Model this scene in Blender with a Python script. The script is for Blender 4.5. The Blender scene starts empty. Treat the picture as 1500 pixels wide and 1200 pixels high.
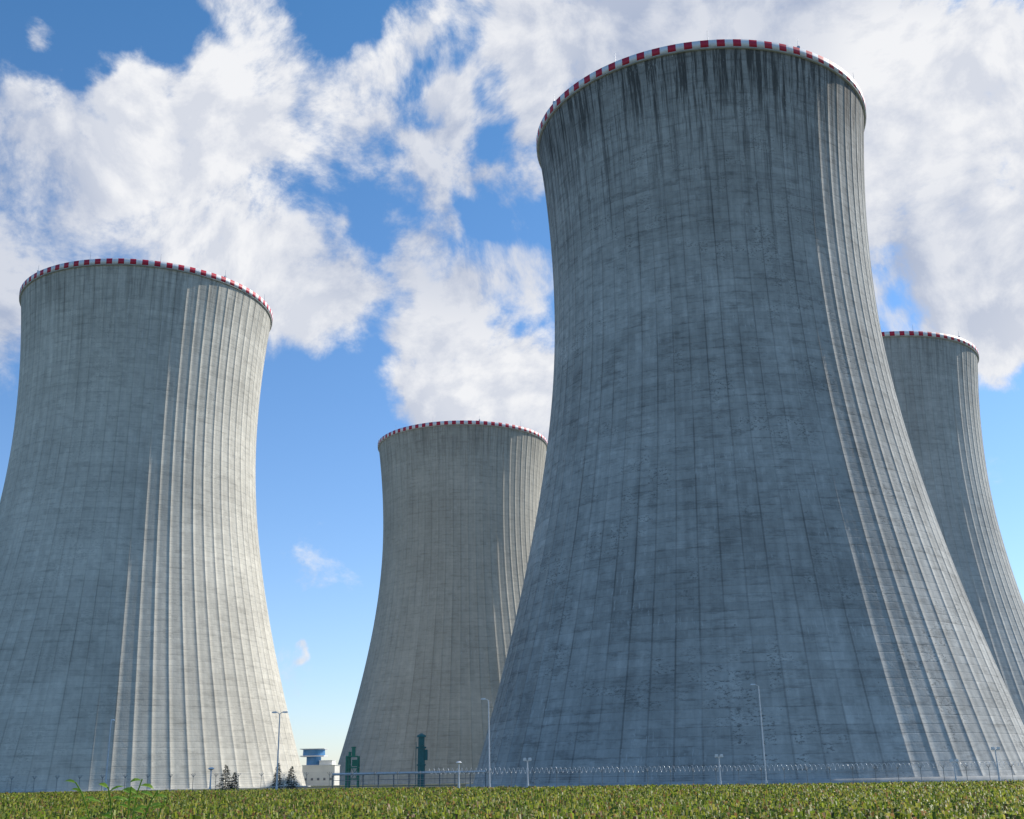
import bpy, math, random
import numpy as np
from mathutils import Matrix, Vector
random.seed(7); rng=np.random.default_rng(11)
S=bpy.context.scene
S.view_settings.view_transform='Standard'; S.view_settings.look='None'; S.view_settings.exposure=0

# ---------------------------------------------------------------- camera
F_PX=1670.0; PITCH=0.3132; ROLL=0.0184; EYE=1.5
cd=bpy.data.cameras.new("camera"); cam=bpy.data.objects.new("camera",cd); S.collection.objects.link(cam)
cd.lens=36*F_PX/1500; cd.sensor_width=36; cd.clip_start=0.1; cd.clip_end=20000
F=Vector((0,math.cos(PITCH),math.sin(PITCH))); U0=Vector((0,-math.sin(PITCH),math.cos(PITCH))); R0=Vector((1,0,0))
Rt=R0*math.cos(ROLL)-U0*math.sin(ROLL); Up=R0*math.sin(ROLL)+U0*math.cos(ROLL)
M=Matrix(((Rt.x,Up.x,-F.x,0),(Rt.y,Up.y,-F.y,0),(Rt.z,Up.z,-F.z,EYE),(0,0,0,1)))
cam.matrix_world=M; S.camera=cam
def skydir(x,y):   # fixed world direction of a cloud bank, from its bearing on the survey photograph
    v=Rt*(x-750)+Up*(600-y)+F*F_PX
    return v.normalized()

# ---------------------------------------------------------------- helpers
def gz(x,y): return -0.45*np.tanh(np.asarray(x)/55.0)
def gzf(x,y=0): return -0.45*math.tanh(x/55.0)
class NT:
    def __init__(s,nt): s.nt=nt; s.n=nt.nodes; s.l=nt.links
    def new(s,t,**k):
        nd=s.n.new(t)
        for a,b in k.items(): setattr(nd,a,b)
        return nd
    def set(s,sock,v):
        if isinstance(v,bpy.types.NodeSocket): s.l.new(v,sock)
        elif v is not None: sock.default_value=v
    def math(s,op,a,b=None,c=None,clamp=False):
        nd=s.new('ShaderNodeMath',operation=op); nd.use_clamp=clamp
        s.set(nd.inputs[0],a); s.set(nd.inputs[1],b); s.set(nd.inputs[2],c); return nd.outputs[0]
    def vm(s,op,a,b=None):
        nd=s.new('ShaderNodeVectorMath',operation=op); s.set(nd.inputs[0],a)
        if b is not None:
            if op=='SCALE': s.set(nd.inputs['Scale'],b)
            else: s.set(nd.inputs[1],b)
        return nd.outputs['Value'] if op in('DISTANCE','LENGTH','DOT_PRODUCT') else nd.outputs[0]
    def mr(s,v,a,b,c=0.,d=1.,smooth=False):
        nd=s.new('ShaderNodeMapRange'); nd.interpolation_type='SMOOTHSTEP' if smooth else 'LINEAR'
        s.set(nd.inputs[0],v)
        for i,q in enumerate((a,b,c,d)): s.set(nd.inputs[i+1],q)
        return nd.outputs[0]
    def noise(s,vec,scale,detail=4,rough=.55,dist=0.,color=False,lac=2.0):
        nd=s.new('ShaderNodeTexNoise'); s.set(nd.inputs['Vector'],vec)
        nd.inputs['Scale'].default_value=scale; nd.inputs['Detail'].default_value=detail
        nd.inputs['Roughness'].default_value=rough; nd.inputs['Distortion'].default_value=dist
        nd.inputs['Lacunarity'].default_value=lac
        return nd.outputs['Color'] if color else nd.outputs['Fac']
    def noise2(s,vec,detail=4,rough=.55):
        nd=s.new('ShaderNodeTexNoise',noise_dimensions='2D'); s.set(nd.inputs['Vector'],vec)
        nd.inputs['Scale'].default_value=1.; nd.inputs['Detail'].default_value=detail
        nd.inputs['Roughness'].default_value=rough; return nd.outputs['Fac']
    def mix(s,f,a,b,mode='MIX'):
        nd=s.new('ShaderNodeMix',data_type='RGBA',blend_type=mode)
        s.set(nd.inputs[0],f); s.set(nd.inputs[6],a); s.set(nd.inputs[7],b); return nd.outputs[2]
    def comb(s,x,y,z=0.):
        nd=s.new('ShaderNodeCombineXYZ'); s.set(nd.inputs[0],x); s.set(nd.inputs[1],y); s.set(nd.inputs[2],z); return nd.outputs[0]
def mat(name):
    m=bpy.data.materials.new(name); m.use_nodes=True; t=NT(m.node_tree)
    return m,t,m.node_tree.nodes['Principled BSDF']
def simple(name,col,rough=.6,metal=0.,var=.12,scale=3.):
    m,t,b=mat(name)
    tc=t.new('ShaderNodeTexCoord').outputs['Object']
    n=t.noise(tc,scale,3)
    f=t.mr(n,.3,.7,1-var,1+var)
    c=t.vm('SCALE',tuple(col),f)
    t.set(b.inputs['Base Color'],c); b.inputs['Roughness'].default_value=rough; b.inputs['Metallic'].default_value=metal
    return m
def link(o,parent=None):
    S.collection.objects.link(o)
    if parent: o.parent=parent
    return o
def mesh_obj(name,V,Fc,m=None,parent=None,smooth=False):
    me=bpy.data.meshes.new(name); me.from_pydata([tuple(v) for v in V],[],Fc); me.update()
    if m: me.materials.append(m)
    if smooth: me.polygons.foreach_set('use_smooth',[True]*len(me.polygons))
    return link(bpy.data.objects.new(name,me),parent)
def np_mesh(name,V,Q,m=None,parent=None,col=None):
    me=bpy.data.meshes.new(name); V=np.asarray(V,np.float32); Q=np.asarray(Q,np.int32)
    me.vertices.add(len(V)); me.vertices.foreach_set('co',V.ravel())
    k=Q.shape[1]; me.loops.add(Q.size); me.loops.foreach_set('vertex_index',Q.ravel())
    me.polygons.add(len(Q)); me.polygons.foreach_set('loop_start',np.arange(len(Q),dtype=np.int32)*k)
    me.update(calc_edges=True)
    if col is not None:
        a=me.color_attributes.new('Col','FLOAT_COLOR','POINT'); a.data.foreach_set('color',np.asarray(col,np.float32).ravel())
    if m: me.materials.append(m)
    return link(bpy.data.objects.new(name,me),parent)
def empty(name,loc=(0,0,0),rz=0):
    e=bpy.data.objects.new(name,None); e.location=loc; e.rotation_euler=(0,0,rz); e.empty_display_size=1; S.collection.objects.link(e); return e
class B:  # batched primitive builder
    def __init__(s): s.v=[]; s.f=[]
    def box(s,c,d,rz=0,taper=1.):
        n=len(s.v); cx,cy,cz=c; a,b,h=d[0]/2,d[1]/2,d[2]/2; cr,sr=math.cos(rz),math.sin(rz)
        for z,k in((-h,1.),(h,taper)):
            for x,y in((-a,-b),(a,-b),(a,b),(-a,b)):
                x*=k;y*=k; s.v.append((cx+x*cr-y*sr,cy+x*sr+y*cr,cz+z))
        s.f+= [tuple(n+i for i in q) for q in((3,2,1,0),(4,5,6,7),(0,1,5,4),(1,2,6,5),(2,3,7,6),(3,0,4,7))]
        return s
    def tube(s,p0,p1,r0,r1=None,n=10,cap=True):
        if r1 is None: r1=r0
        p0=Vector(p0);p1=Vector(p1); d=(p1-p0).normalized()
        a=d.orthogonal().normalized(); b=d.cross(a); k=len(s.v)
        for p,r in((p0,r0),(p1,r1)):
            for i in range(n):
                t=2*math.pi*i/n; s.v.append(tuple(p+a*math.cos(t)*r+b*math.sin(t)*r))
        for i in range(n):
            j=(i+1)%n; s.f.append((k+i,k+j,k+n+j,k+n+i))
        if cap: s.f.append(tuple(k+i for i in range(n))[::-1]); s.f.append(tuple(k+n+i for i in range(n)))
        return s
    def path(s,pts,r,n=6):
        for a,b in zip(pts[:-1],pts[1:]): s.tube(a,b,r,r,n)
        return s
    def obj(s,name,m,parent=None): return mesh_obj(name,s.v,s.f,m,parent)

# ---------------------------------------------------------------- world
W=bpy.data.worlds.new("World"); S.world=W; W.use_nodes=True
wt=NT(W.node_tree); wt.n.clear()
SUN_AZ=math.radians(61); SUN_EL=math.radians(38)
sky=wt.new('ShaderNodeTexSky',sky_type='NISHITA'); sky.sun_disc=False
sky.sun_elevation=SUN_EL; sky.sun_rotation=SUN_AZ; sky.air_density=1.0; sky.dust_density=0.3; sky.ozone_density=2.5
dirv=wt.vm('NORMALIZE',wt.new('ShaderNodeTexCoord').outputs['Generated'])
w1=wt.vm('SCALE',wt.vm('SUBTRACT',wt.noise(dirv,7.,3,.7,color=True),(.5,.5,.5)),.22)
wd=wt.vm('ADD',dirv,w1)
blobs=[(60,260,220,.80),(260,290,210,.80),(410,370,110,.7),(40,385,120,.65),(330,170,120,.5),(90,130,80,.3),
 (370,40,90,.60),(480,180,100,.50),(570,80,75,.60),
 (790,10,170,1.05),(1000,0,260,1.0),(1300,60,240,.95),(1430,260,240,1.05),(1350,430,150,.9),(1470,460,100,.7),(760,120,60,.45),
 (650,235,95,.85),(700,165,60,.4),(560,330,110,.46),
 (700,560,130,1.05),(610,590,100,.85),(750,630,90,.6),(790,440,120,.85),(570,500,85,.75),(790,270,70,.5),(640,400,110,.58),
 (465,618,26,.6),(435,637,24,.5),(487,974,14,.6),
 (190,40,110,-.65),(480,10,80,-.45),(50,15,110,-.6),(710,310,60,-.4),(520,680,60,-.35),(440,560,80,-.5),(1320,152,40,-.45),(620,130,55,-.4),(500,310,60,-.25),(400,800,120,-.25)]
blobs=[(skydir(x,y),r/F_PX,w) for x,y,r,w in blobs]
acc=None
for d,r,w in blobs:
    v=wt.mr(wt.vm('DISTANCE',wd,tuple(d)),r*1.25,r*.25,0.,w,True)
    acc=v if acc is None else wt.math('ADD',acc,v)
sep=wt.new('ShaderNodeSeparateXYZ'); wt.set(sep.inputs[0],dirv)
back=wt.mr(sep.outputs[1],.6,-.1,-.09,-.16,True)
acc=wt.math('ADD',wt.math('MINIMUM',acc,1.08),back)
f0=wt.noise(dirv,8.,8,.66,.3)
sund=Vector((math.sin(SUN_AZ)*math.cos(SUN_EL),math.cos(SUN_AZ)*math.cos(SUN_EL),math.sin(SUN_EL)))
f1=wt.noise(wt.vm('ADD',dirv,tuple(sund*.018)),8.,3,.66,.3)
dens=wt.math('ADD',wt.math('MULTIPLY',acc,.88),wt.math('MULTIPLY',wt.math('SUBTRACT',f0,.5),3.1))
alpha=wt.mr(dens,.12,.80,0.,1.,True)
alpha=wt.math('MULTIPLY',alpha,wt.mr(sep.outputs[2],0.0,.06,0.,1.))
light=wt.mr(wt.math('SUBTRACT',f0,f1),-.07,.07,0.,1.)
body=wt.noise(dirv,4.2,2,.5)
lit=wt.math('ADD',wt.math('MULTIPLY',light,.5),wt.mr(body,.38,.60,0.,.55))
ccol=wt.mix(lit,(.44,.51,.67,1),(.94,.95,.98,1))
grad=wt.mr(sep.outputs[2],0.,.65,0.,1.)
tint=wt.mix(grad,(.98,1.04,1.26,1),(.50,.92,1.14,1))
skyc=wt.mix(1.,sky.outputs[0],tint,'MULTIPLY')
bg1=wt.new('ShaderNodeBackground'); wt.set(bg1.inputs[0],skyc); bg1.inputs[1].default_value=.138
bg2=wt.new('ShaderNodeBackground'); wt.set(bg2.inputs[0],ccol); bg2.inputs[1].default_value=.95
mx=wt.new('ShaderNodeMixShader'); wt.set(mx.inputs[0],alpha); wt.l.new(bg1.outputs[0],mx.inputs[1]); wt.l.new(bg2.outputs[0],mx.inputs[2])
wo=wt.new('ShaderNodeOutputWorld'); wt.l.new(mx.outputs[0],wo.inputs[0])
sl=bpy.data.lights.new("sun",'SUN'); sl.energy=5.0; sl.angle=math.radians(.53); sl.color=(1,.93,.82)
so=link(bpy.data.objects.new("sun",sl)); so.rotation_euler=sund.to_track_quat('Z','Y').to_euler(); so.location=(200,100,300)

# ---------------------------------------------------------------- concrete
NB=72; LIFT=1.5
def concrete(name,base,streak=.5,patch=.6,seed=0.,panel=1.,mott=1.,rib_shade=1.):
    m,t,b=mat(name)
    uv=t.new('ShaderNodeUVMap'); sp=t.new('ShaderNodeSeparateXYZ'); t.set(sp.inputs[0],uv.outputs[0])
    u,v=sp.outputs[0],sp.outputs[1]           # u in rib bays, v in metres
    ob=t.vm('ADD',t.new('ShaderNodeTexCoord').outputs['Object'],(seed*31,seed*17,seed*7))
    us=t.math('ADD',u,seed*13.)
    lift=t.math('FLOOR',t.math('DIVIDE',v,LIFT)); bay=t.math('FLOOR',us); hb=t.math('FLOOR',t.math('MULTIPLY',us,2.))
    def wn(x,y):
        nd=t.new('ShaderNodeTexWhiteNoise',noise_dimensions='2D'); t.set(nd.inputs['Vector'],t.comb(x,y)); return nd.outputs['Value']
    def sc(a,b_,su=0.,sv=0.): return t.comb(t.math('MULTIPLY_ADD',us,a,su),t.math('MULTIPLY_ADD',v,b_,sv))
    wpan=wn(hb,lift)
    k=t.mr(wpan,0,1,1-.06*panel,1+.06*panel)
    k=t.math('MULTIPLY',k,t.mr(wn(3.,lift),0,1,1-.05*panel,1+.05*panel))
    k=t.math('MULTIPLY',k,t.mr(wn(bay,7.),0,1,.965,1.035))
    big=t.noise(ob,.035,4,.65)
    k=t.math('MULTIPLY',k,t.mr(big,.35,.65,1-.20*mott,1+.13*mott))
    fine=t.noise(ob,.6,5,.75)
    k=t.math('MULTIPLY',k,t.mr(fine,.3,.7,1-.14*mott,1+.11*mott))
    st=t.noise2(sc(2.2,.03,seed),4,.65)
    k=t.math('MULTIPLY',k,t.mr(st,.3,.7,1-.12*mott,1+.09*mott))
    hs=t.noise2(sc(.5,.6,seed+40),4,.75)
    k=t.math('MULTIPLY',k,t.mr(hs,.52,.70,1.,1-.26*mott))
    fr=t.math('FRACT',t.math('DIVIDE',v,LIFT))
    jt=t.math('ADD',t.mr(fr,0.,.08,1.,0.),t.mr(fr,.92,1.,0.,1.))
    jm=t.math('MULTIPLY',jt,t.mr(hs,.35,.65,.25,1.))
    k=t.math('MULTIPLY',k,t.math('SUBTRACT',1.,t.math('MULTIPLY',jm,.22)))
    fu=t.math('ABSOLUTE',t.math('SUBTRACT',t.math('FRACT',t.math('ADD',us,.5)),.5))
    rb=t.mr(fu,.028,.046,1.,0.)  # dark line along each rib: occlusion-like shade painted into the concrete colour
    rbn=t.math('MULTIPLY',t.mr(st,.35,.65,.44*rib_shade,.12*rib_shade),t.mr(big,.38,.62,1.1,.6))
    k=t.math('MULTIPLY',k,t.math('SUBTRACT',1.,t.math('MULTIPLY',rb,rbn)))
    col=t.vm('SCALE',tuple(base),k)
    s1=t.noise2(sc(3.2,.045,seed+9),5,.75)
    depth=t.mr(t.noise2(sc(1.3,0.,seed+2,3.),3,.8),.32,.68,141.,94.)
    reach=t.mr(v,depth,148.,0.,1.)
    dark=t.math('MULTIPLY',t.mr(s1,.46,.60,0.,1.),t.math('POWER',reach,.7))
    dark=t.math('ADD',dark,t.mr(v,132.,148.,0.,.45))
    dark=t.math('MULTIPLY',dark,streak,clamp=True)
    col=t.mix(dark,col,t.vm('SCALE',tuple(base),.20))
    pn=t.noise2(sc(5.,2.6,seed+21),3,.8)
    zone=t.noise2(sc(.22,.085,seed+33,5.),2,.55)
    pm=t.math('MULTIPLY',t.mr(pn,.53,.62,0.,1.),t.mr(zone,.52,.62,0.,.9))
    pm=t.math('MULTIPLY',pm,t.mr(wpan,.4,.55,0.,1.))
    pm=t.math('MAXIMUM',pm,t.math('MULTIPLY',t.mr(fine,.67,.71,0.,1.),t.mr(s1,.46,.56,0.,1.)))
    col=t.mix(t.math('MULTIPLY',pm,patch),col,t.vm('SCALE',tuple(base),.38))
    ln=t.noise2(sc(7.,.35,seed+6),3,.75)
    lm=t.math('MULTIPLY',t.mr(ln,.60,.68,0.,1.),t.mr(zone,.42,.36,0.,.5))
    col=t.mix(lm,col,(.62,.62,.59,1))
    t.set(b.inputs['Base Color'],col); b.inputs['Roughness'].default_value=.9
    b.inputs['Specular IOR Level'].default_value=.25
    bh=t.math('SUBTRACT',t.noise(ob,.9,3,.75),t.math('MULTIPLY',jt,.5))
    bp=t.new('ShaderNodeBump'); bp.inputs['Strength'].default_value=.4; bp.inputs['Distance'].default_value=.13
    t.set(bp.inputs['Height'],bh); t.l.new(bp.outputs[0],b.inputs['Normal'])
    return m
def paint(name,col,dirt):
    m,t,b=mat(name); ob=t.new('ShaderNodeTexCoord').outputs['Object']
    c=t.mix(t.mr(t.noise(ob,1.3,4,.7),.45,.75,0.,dirt),tuple(col)+(1,),(.22,.2,.18,1))
    t.set(b.inputs['Base Color'],c); b.inputs['Roughness'].default_value=.55; return m
red=paint("red_paint",(.54,.012,.045),.2); white=paint("white_paint",(.82,.82,.82),.25)
steel=simple("galvanised_steel",(.42,.44,.46),.45,.6)
conc_in=simple("inner_concrete",(.25,.25,.24),.9,0,.2,.2)
walk=simple("walkway_concrete",(.42,.42,.40),.9,0,.2,.5)

A_,B1,B2,Z0,H=36.35,90.98,104.5,107.66,150.0
def prof(z): 
    b=np.where(z>Z0,B2,B1); return A_*np.sqrt(1+((z-Z0)/b)**2)
def tower(cx,cy,m,rot):
    root=empty("cooling_tower",(cx,cy,0),rot)
    HT=H-1.9
    zs=np.concatenate([np.arange(-.6,HT-1.2,LIFT),[HT-1.2,HT]])
    w=.0036; bay=2*math.pi/NB
    offs=[(-w*1.15,0),(-w*.8,.05),(w*.8,.05),(w*1.15,0),(bay*.28,0),(bay*.5,0),(bay*.72,0)]
    th=np.array([k*bay+o for k in range(NB) for o,_ in offs]); ex=np.array([e for k in range(NB) for _,e in offs])
    n=len(th); R=prof(zs)
    RR=R[:,None]+ex[None,:]
    V=np.stack([RR*np.cos(th),RR*np.sin(th),np.repeat(zs[:,None],n,1)],-1).reshape(-1,3)
    i=np.arange(n); j=(i+1)%n; Q=[]; UV=[]
    uu=th/bay
    for r in range(len(zs)-1):
        Q.append(np.stack([r*n+i,r*n+j,(r+1)*n+j,(r+1)*n+i],1))
        u1=np.where(j==0,uu[0]+NB,uu[j])
        UV.append(np.stack([np.stack([uu,np.full(n,zs[r])],1),np.stack([u1,np.full(n,zs[r])],1),np.stack([u1,np.full(n,zs[r+1])],1),np.stack([uu,np.full(n,zs[r+1])],1)],1))
    Q=np.concatenate(Q); UV=np.concatenate(UV).reshape(-1,2)
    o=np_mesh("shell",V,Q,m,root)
    l=o.data.uv_layers.new(name="UVMap"); l.data.foreach_set('uv',UV.astype(np.float32).ravel())
    n2=144; t2=np.arange(n2)*2*math.pi/n2; z2=np.linspace(0,HT,24); R2=prof(z2)-.9
    V=np.stack([R2[:,None]*np.cos(t2),R2[:,None]*np.sin(t2),np.repeat(z2[:,None],n2,1)],-1).reshape(-1,3)
    i=np.arange(n2); j=(i+1)%n2
    Q=np.concatenate([np.stack([(r+1)*n2+i,(r+1)*n2+j,r*n2+j,r*n2+i],1) for r in range(23)])
    np_mesh("inner_lining",V,Q,conc_in,root)
    def sweep(name,pts,mm,seg=144,mats=None):
        k=len(pts); t=np.arange(seg)*2*math.pi/seg
        V=np.array([[r*math.cos(a),r*math.sin(a),z] for a in t for r,z in pts])
        Q=[];mi=[]
        for s in range(seg):
            s2=(s+1)%seg
            for p in range(k):
                p2=(p+1)%k; Q.append((s*k+p,s2*k+p,s2*k+p2,s*k+p2)); mi.append(s%2)
        ob=np_mesh(name,V,Q,None,root)
        for q in (mats or [mm]): ob.data.materials.append(q)
        if mats: ob.data.polygons.foreach_set('material_index',np.array(mi,dtype=np.int32))
        return ob
    rt=float(prof(np.array(HT)))
    sweep("ring_beam",[(rt-1.2,HT-.02),(rt+.40,HT-.02),(rt+.55,HT+.25),(rt-1.2,HT+.25)],walk)
    sweep("striped_parapet",[(rt+.33,HT+.27),(rt+.60,HT+.27),(rt+.66,H),(rt+.40,H)],None,2*NB,[red,white])
    rb=float(prof(np.array(0.)))
    sweep("base_plinth",[(rb-1,-1.),(rb+1.3,-1.),(rb+1.3,.6),(rb-1,.6)],walk)
    b=B()
    for q in range(12):
        a=q*math.pi/6+.13; x,y=(rt+.3)*math.cos(a),(rt+.3)*math.sin(a)
        b.tube((x,y,H-1.6),(x,y,H+2.6),.08,.03,6)
        if q%3==0: b.box((x,y,H+.35),(.5,.5,.6))
    b.obj("lightning_rods",steel,root)
    b=B(); a0=2.2
    for s in(-.35,.35):
        pts=[((float(prof(np.array(z)))+.75)*math.cos(a0+s/37),(float(prof(np.array(z)))+.75)*math.sin(a0+s/37),float(z)) for z in np.linspace(0,HT,40)]
        b.path(pts,.06,5)
    b.obj("ladder",steel,root)
    return root
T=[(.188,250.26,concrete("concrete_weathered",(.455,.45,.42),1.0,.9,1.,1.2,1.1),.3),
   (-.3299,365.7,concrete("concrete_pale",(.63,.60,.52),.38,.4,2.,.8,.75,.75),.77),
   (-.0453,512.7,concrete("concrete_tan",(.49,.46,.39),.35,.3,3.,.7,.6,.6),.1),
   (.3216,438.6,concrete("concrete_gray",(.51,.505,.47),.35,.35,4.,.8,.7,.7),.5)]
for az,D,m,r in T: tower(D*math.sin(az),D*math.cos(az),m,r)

# ---------------------------------------------------------------- ground
m_g,t,b=mat("ground_soil_and_grass"); ob=t.new('ShaderNodeTexCoord').outputs['Object']
c=t.mix(t.mr(t.noise(ob,.08,6,.65),.4,.6),(.07,.09,.03,1),(.12,.105,.055,1))
c=t.mix(t.mr(t.noise(ob,2.5,5,.7),.4,.65),c,(.04,.055,.02,1))
t.set(b.inputs['Base Color'],c); b.inputs['Roughness'].default_value=.95
gx=np.concatenate([np.linspace(-9000,-300,12)[:-1],np.linspace(-300,300,121),np.linspace(300,9000,12)[1:]])
gy=np.concatenate([[-3000,-500],np.linspace(-60,600,60),[1500,4000,12000]])
X,Y=np.meshgrid(gx,gy); V=np.stack([X,Y,gz(X,Y)],-1).reshape(-1,3); nx=len(gx)
Q=[(r*nx+i,r*nx+i+1,(r+1)*nx+i+1,(r+1)*nx+i) for r in range(len(gy)-1) for i in range(nx-1)]
np_mesh("ground",V,Q,m_g)

# ---------------------------------------------------------------- crop field
m_c,t,b=mat("crop_leaf"); at=t.new('ShaderNodeVertexColor',layer_name='Col')
t.set(b.inputs['Base Color'],at.outputs[0]); b.inputs['Roughness'].default_value=.5
tr=t.new('ShaderNodeBsdfTranslucent'); t.set(tr.inputs[0],at.outputs[0])
ms=t.new('ShaderNodeMixShader'); ms.inputs[0].default_value=.5
t.l.new(b.outputs[0],ms.inputs[1]); t.l.new(tr.outputs[0],ms.inputs[2]); t.l.new(ms.outputs[0],t.n['Material Output'].inputs[0])
N=50000
y=14*(150/14)**rng.random(N)**.85
x=(rng.random(N)*2-1)*(y*.56+6)
NBL=5
px=np.repeat(x,NBL)+rng.normal(0,.06,N*NBL); py=np.repeat(y,NBL)+rng.normal(0,.06,N*NBL)
n=len(px); far=np.clip(py/60,1,2.2)
a=rng.random(n)*2*math.pi; L=rng.uniform(.25,.68,n)*np.sqrt(far); wd_=rng.uniform(.018,.045,n)*far
patchy=.08*np.sin(px*.21+2)*np.sin(py*.13)+.05*np.sin(px*.9+py*.4)
h0=rng.uniform(.14,.47,n)+patchy*.6; lean=rng.uniform(.1,.85,n)
dx,dy=np.cos(a),np.sin(a); zg=gz(px,py)
P0=np.stack([px,py,zg+h0*.4],1)
P1=np.stack([px+dx*L*.3*lean,py+dy*L*.3*lean,zg+h0+L*.25],1)
P2=np.stack([px+dx*L*.9*lean,py+dy*L*.9*lean,zg+h0+L*.25*(1.2-lean)+.02],1)
s=np.stack([-dy,dx,np.zeros(n)],1)*wd_[:,None]
V=np.stack([P0-s*.5,P0+s*.5,P1+s,P1-s,P2+s*.1,P2-s*.1],1).reshape(-1,3)
k=np.arange(n)*6
Q=np.concatenate([np.stack([k,k+1,k+2,k+3],1),np.stack([k+3,k+2,k+4,k+5],1)])
cols=np.array([(.21,.29,.03),(.30,.34,.04),(.40,.37,.07),(.32,.18,.07),(.07,.12,.015),(.42,.38,.14)])
ci=rng.choice(6,n,p=[.29,.29,.17,.11,.11,.03]); C=cols[ci]*rng.uniform(.65,1.3,(n,1))
C=np.concatenate([C,np.ones((n,1))],1); C=np.repeat(C,6,0)
np_mesh("crop_field",V,Q,m_c,None,C)

# ---------------------------------------------------------------- security fence
FY=158.
galv=simple("bright_wire",(.55,.57,.59),.35,.5); dk=simple("dark_post",(.20,.21,.21),.6)
fence=empty("security_fence",(0,FY,0))
b=B(); xs=np.arange(-100,100.1,3.0)
for xx in xs:
    z=gzf(xx); b.tube((xx,0,z-.2),(xx,0,z+2.15),.035,n=6)
    b.tube((xx,0,z+2.15),(xx-.0,.38,z+2.6),.025,n=5); b.tube((xx,0,z+2.15),(xx,-.38,z+2.6),.025,n=5)
    b.tube((xx,0,z+2.15),(xx+.3,0,z+2.55),.025,n=5); b.tube((xx,0,z+2.15),(xx-.3,0,z+2.55),.025,n=5)
b.obj("posts",dk,fence)
def curve(name,splines,r,m,parent):
    cu=bpy.data.curves.new(name,'CURVE'); cu.dimensions='3D'; cu.bevel_depth=r; cu.bevel_resolution=0
    for pts in splines:
        sp=cu.splines.new('POLY'); sp.points.add(len(pts)-1)
        sp.points.foreach_set('co',np.concatenate([np.asarray(pts),np.ones((len(pts),1))],1).ravel())
    cu.materials.append(m); return link(bpy.data.objects.new(name,cu),parent)
sx=np.arange(-100,100.1,2.)
wires=[np.stack([sx,np.full(len(sx),yy),gz(sx,0)+zz],1) for zz,yy in [(.3,0),(.6,0),(.9,0),(1.2,0),(1.5,0),(1.8,0),(2.1,0),(2.35,.2),(2.55,.36),(2.35,-.2),(2.55,-.36)]]
curve("wires",wires,.007,galv,fence)
tt=np.arange(0,1,1/4200.); hx=-12+tt*96; ang=tt*96/.62*2*math.pi
coil=np.stack([hx,.36*np.cos(ang)*(1+.1*np.sin(hx*3)),gz(hx,0)+2.55+.36*np.sin(ang)*(1+.12*np.sin(hx*1.7))],1)
curve("razor_coil",[coil],.020,simple("razor_wire",(.80,.81,.83),.3,.2),fence)
b=B()
for xx in xs[:-1]: b.box((xx+1.5,0,gzf(xx+1.5)+.12),(2.9,.12,.4))
b.obj("plinth_panels",simple("plinth_concrete",(.22,.22,.21),.9),fence)

# ---------------------------------------------------------------- street lamps
pole=simple("lamp_pole_steel",(.66,.67,.68),.5,.0); head_m=simple("lamp_head",(.76,.77,.78),.4)
glass=simple("lamp_glass",(.75,.76,.76),.15)
def lamp(tan,d,h,kind,rz=0,dark=False):
    x=tan*d; e=empty("street_lamp",(x,d,gzf(x)),rz); h=h-gzf(x)
    p=B(); p.tube((0,0,0),(0,0,.9),.16,.15,10).tube((0,0,.9),(0,0,h),.115,.075,10).box((0,0,.05),(.5,.5,.1))
    hd=B(); gl=B()
    arms=[1] if kind=='single' else ([1,-1] if kind=='double' else [])
    for s in arms:
        p.path([(0,0,h-.05),(s*.25,0,h+.14),(s*.5,0,h+.2)],.05)
        hd.box((s*.75,0,h+.22),(.75,.32,.18),0,.8); gl.box((s*.78,0,h+.11),(.45,.2,.04))
    if kind=='top':
        hd.tube((0,0,h-.1),(0,0,h+.12),.12,.42,12).tube((0,0,h+.12),(0,0,h+.3),.46,.2,12); gl.tube((0,0,h-.3),(0,0,h-.1),.09,.12,10)
    if kind=='flood':
        p.box((0,0,h),(1.0,.08,.08))
        for s in(-.35,.35): hd.box((s,-.15,h+.2),(.46,.3,.38),.0,.8); gl.box((s,-.32,h+.2),(.34,.03,.26))
    p.obj("pole",pole,e); hd.obj("head",head_m,e); gl.obj("lens",glass,e)
lamp(-.345,166,10.2,'single',math.pi*.5)
lamp(-.202,166,10.8,'double')
lamp(-.0245,166,12.1,'single',math.pi)
lamp(.206,166,13.4,'single',math.pi)
lamp(-.2575,163,3.4,'top'); lamp(-.05,163,3.6,'top'); lamp(.0074,163,3.8,'flood'); lamp(.168,163,3.8,'flood'); lamp(.40,163,4.1,'flood'); lamp(.364,163,2.6,'flood')

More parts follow.
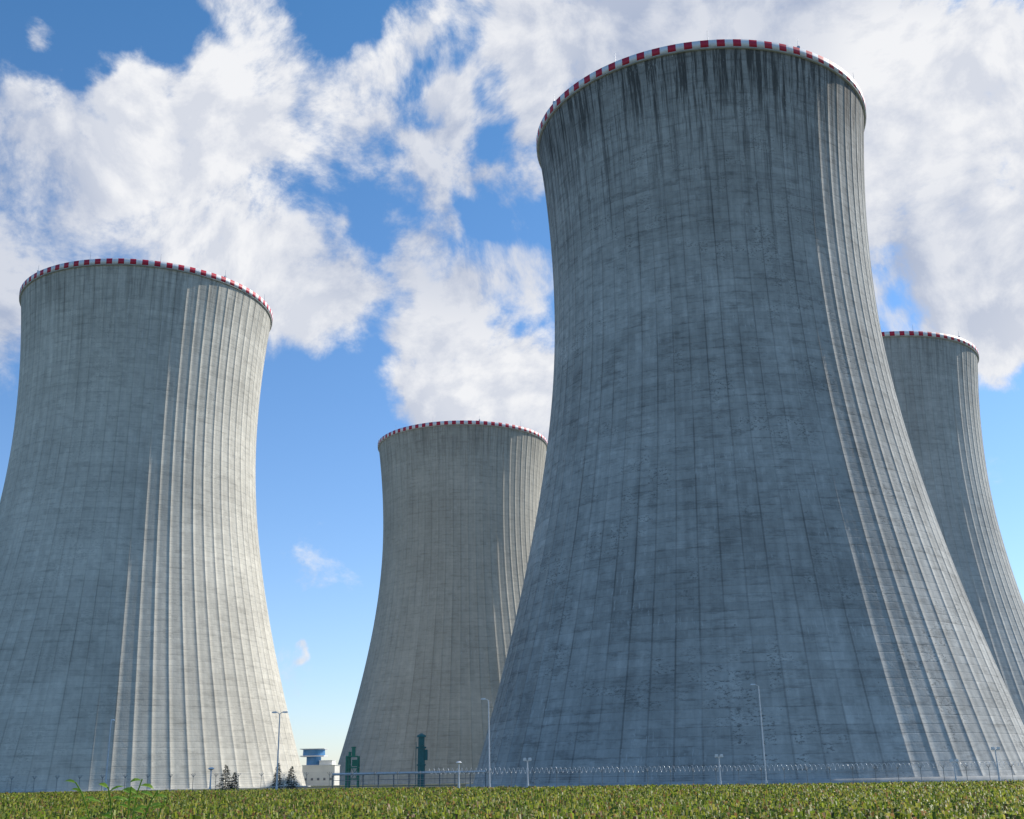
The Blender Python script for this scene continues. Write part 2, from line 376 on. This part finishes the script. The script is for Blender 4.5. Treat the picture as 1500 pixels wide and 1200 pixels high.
# ---------------------------------------------------------------- conifers
m_n=simple("conifer_needles",(.022,.04,.018),.8,0,.5,6.); bark=simple("bark",(.07,.05,.035),.9)
def conifer(tan,d,h,w):
    x=tan*d; e=empty("spruce_tree",(x,d,gzf(x)))
    t=B(); t.tube((0,0,0),(0,0,h*.97),.09,.01,8)
    V=[];Fc=[]
    lv=int(h*7)
    for i in range(lv):
        f=i/lv; z=.12*h+f*h*.88; r=w*.5*(1-f)**.85*random.uniform(.75,1.15)+.04
        nb=int(12*(1-f)+4)
        for k in range(nb):
            a=random.random()*6.283; rr=r*random.uniform(.6,1.2)
            if random.random()<.3: t.tube((0,0,z),(math.cos(a)*rr,math.sin(a)*rr,z-.12*rr),.015,.004,4)
            for q in range(9):
                g=random.uniform(.25,1)*rr; c=Vector((math.cos(a)*g,math.sin(a)*g,z-.18*g+random.uniform(-.04,.05)))
                d1=Vector((math.cos(a+random.uniform(-.9,.9)),math.sin(a+random.uniform(-.9,.9)),random.uniform(-.5,.35)))*random.uniform(.10,.2)
                d2=Vector((random.uniform(-1,1),random.uniform(-1,1),random.uniform(-1,1))).normalized()*.05
                n0=len(V); V+= [c-d2,c+d2,c+d1]; Fc.append((n0,n0+1,n0+2))
    t.obj("trunk",bark,e); mesh_obj("needles",V,Fc,m_n,e)
conifer(-.245,170,3.9,3.0); conifer(-.2015,170,4.0,2.0); conifer(-.19,172,3.6,2.4); conifer(-.2375,176,2.9,1.8)

# ---------------------------------------------------------------- green vent column
teal=simple("teal_paint",(.02,.14,.13),.45); green=simple("green_paint",(.05,.24,.14),.5)
d=188; x=-.0815*d; e=empty("ventilation_column",(x,d,gzf(x)))
b=B(); b.tube((0,0,0),(0,0,6.3),.60,.56,20).tube((0,0,.0),(0,0,.4),.85,.85,20).tube((0,0,3.6),(0,0,3.8),.72,.72,20).tube((0,0,6.2),(0,0,6.45),.78,.78,20)
b.tube((0,0,6.45),(0,0,7.9),.50,.50,20).tube((0,0,7.9),(0,0,8.2),.75,.70,20).tube((0,0,8.2),(0,0,8.5),.70,.15,20)
b.tube((.1,-.5,6.9),(.1,-1.0,6.9),.35,.35,14).box((.75,0,5.2),(.5,.6,1.6)); b.obj("column",teal,e)
b=B(); b.tube((-.85,-.2,0),(-.85,-.2,7.2),.04).tube((-.85,.2,0),(-.85,.2,7.2),.04)
for i in range(20): b.tube((-.85,-.2,.4+i*.35),(-.85,.2,.4+i*.35),.025,n=5)
b.obj("ladder",teal,e)
x=-.139*d; e=empty("pipe_gantry",(x,d,gzf(x)))
b=B()
for sx_ in(-.9,.9):
    for sy in(-.8,.8): b.box((sx_,sy,2.6),(.2,.2,5.2))
for z in(1.7,3.4,5.1):
    for sy in(-.8,.8): b.box((0,sy,z),(1.58,.16,.18))
    for sx_ in(-.9,.9): b.box((sx_,0,z),(.16,1.38,.18))
b.tube((-.9,-.93,.2),(.9,-.93,3.3),.05).tube((.9,-.93,1.8),(-.9,-.93,5.),.05)
b.tube((.1,0,5.2),(.1,0,6.4),.3,.3,12).tube((.1,0,6.4),(.1,0,6.55),.4,.4,12).tube((-.5,0,0),(-.5,0,5.8),.22,.22,12).box((.35,0,4.1),(.8,.8,1.0))
b.obj("frame",green,e)
pale=simple("pipe_lagging",(.6,.61,.61),.45,.2)
e=empty("pipe_bridge",(0,180,0)); b=B(); p=B()
x0,x1=-28,-5
for xx in np.arange(x0,x1+.1,2.3): b.box((xx,0,1.0),(.16,.16,2.6)); b.box((xx,0,2.35),(.14,1.3,.14))
p.tube((x0,-.3,2.6),(x1,-.3,2.6),.17,n=10).tube((x0,.25,2.6),(x1,.25,2.6),.13,n=10); b.box(((x0+x1)/2,-.62,1.7),(x1-x0,.05,.08))
b.obj("supports",dk,e); p.obj("pipes",pale,e)

# ---------------------------------------------------------------- white industrial building with blue fan cooler
d=430; e=empty("industrial_building",(-.168*d,d,0))
wall=simple("cream_render",(.80,.79,.75),.8,0,.06,.3); blue=simple("blue_cladding",(.08,.25,.50),.5); win=simple("window_glass",(.12,.14,.17),.15)
wht=simple("white_trim",(.80,.81,.82),.5)
b=B(); b.box((1.2,0,3.6),(11.5,12,7.2)); b.box((3.5,-.5,8.0),(4.5,9,1.6)); b.obj("walls",wall,e)
b=B(); b.box((1.2,0,7.3),(11.9,12.4,.2)); b.box((3.5,-.5,8.88),(4.8,9.3,.16)); b.box((-1.6,0,10.5),(8.6,9,.35)); b.box((-1.6,0,12.95),(8.8,9.2,.25)); b.obj("roof_trim",wht,e)
b=B(); b.tube((-1.6,0,10.7),(-1.6,0,12.8),4.0,3.9,24).tube((-1.6,0,7.4),(-1.6,0,10.3),2.6,2.6,20); b.obj("fan_cooler",blue,e)
b=B()
for i in range(5): b.box((-3.2+i*2.2,-6.02,2.6),(.8,.1,.8))
b.obj("windows",win,e)

# ---------------------------------------------------------------- foreground weed
m_w,t,b=mat("weed_leaf"); ob=t.new('ShaderNodeTexCoord').outputs['Object']
c=t.mix(t.mr(t.noise(ob,9,3),.35,.65),(.17,.34,.03,1),(.32,.48,.06,1)); t.set(b.inputs['Base Color'],c); b.inputs['Roughness'].default_value=.45
tr=t.new('ShaderNodeBsdfTranslucent'); t.set(tr.inputs[0],c); ms=t.new('ShaderNodeMixShader'); ms.inputs[0].default_value=.5
t.l.new(b.outputs[0],ms.inputs[1]); t.l.new(tr.outputs[0],ms.inputs[2]); t.l.new(ms.outputs[0],t.n['Material Output'].inputs[0])
d=6.; x=-.338*d; e=empty("weed_plant",(x,d,gzf(x)))
stm=B(); V=[];Fc=[]
def leaf(p,dr,L,w):
    dr=dr.normalized(); sd=dr.cross(Vector((0,-.5,1)))
    if sd.length<.1: sd=Vector((1,0,0))
    sd.normalize(); up=sd.cross(dr)
    n0=len(V)
    for f,ww,dz in((0,.05,0),(.3,.8,.05),(.6,1,.04),(.85,.6,-.04),(1,.03,-.14)):
        c=p+dr*L*f+up*dz*L
        V.extend([c-sd*w*ww*.5+up*w*.15*ww,c-up*0,c+sd*w*ww*.5+up*w*.15*ww])
    for i in range(4):
        q=n0+i*3; Fc.append((q,q+1,q+4,q+3)); Fc.append((q+1,q+2,q+5,q+4))
for si,(ax,ay,top,bend) in enumerate([(-.02,0,1.505,-.16),(.03,.1,1.515,.09),(.08,-.05,1.46,.17),(.0,.1,1.48,-.05),(.14,.05,1.41,.12),(.07,0,1.48,.03)]):
    pts=[]
    for i in range(14):
        f=i/13; pts.append(Vector((ax+bend*f**3,ay+.05*math.sin(f*4),top*(1-(1-f)**1.3))))
    stm.path([tuple(p) for p in pts],.0035,5)
    for i in range(7,14):
        for q in range(2):
            a=random.choice([0,math.pi])+random.uniform(-.7,.7); p=pts[i]+(pts[i-1]-pts[i])*random.random()
            leaf(p,Vector((math.cos(a),math.sin(a)*.6,random.uniform(-.2,.6))),random.uniform(.05,.08),random.uniform(.022,.035))
mesh_obj("leaves",V,Fc,m_w,e); stm.obj("stems",m_w,e)
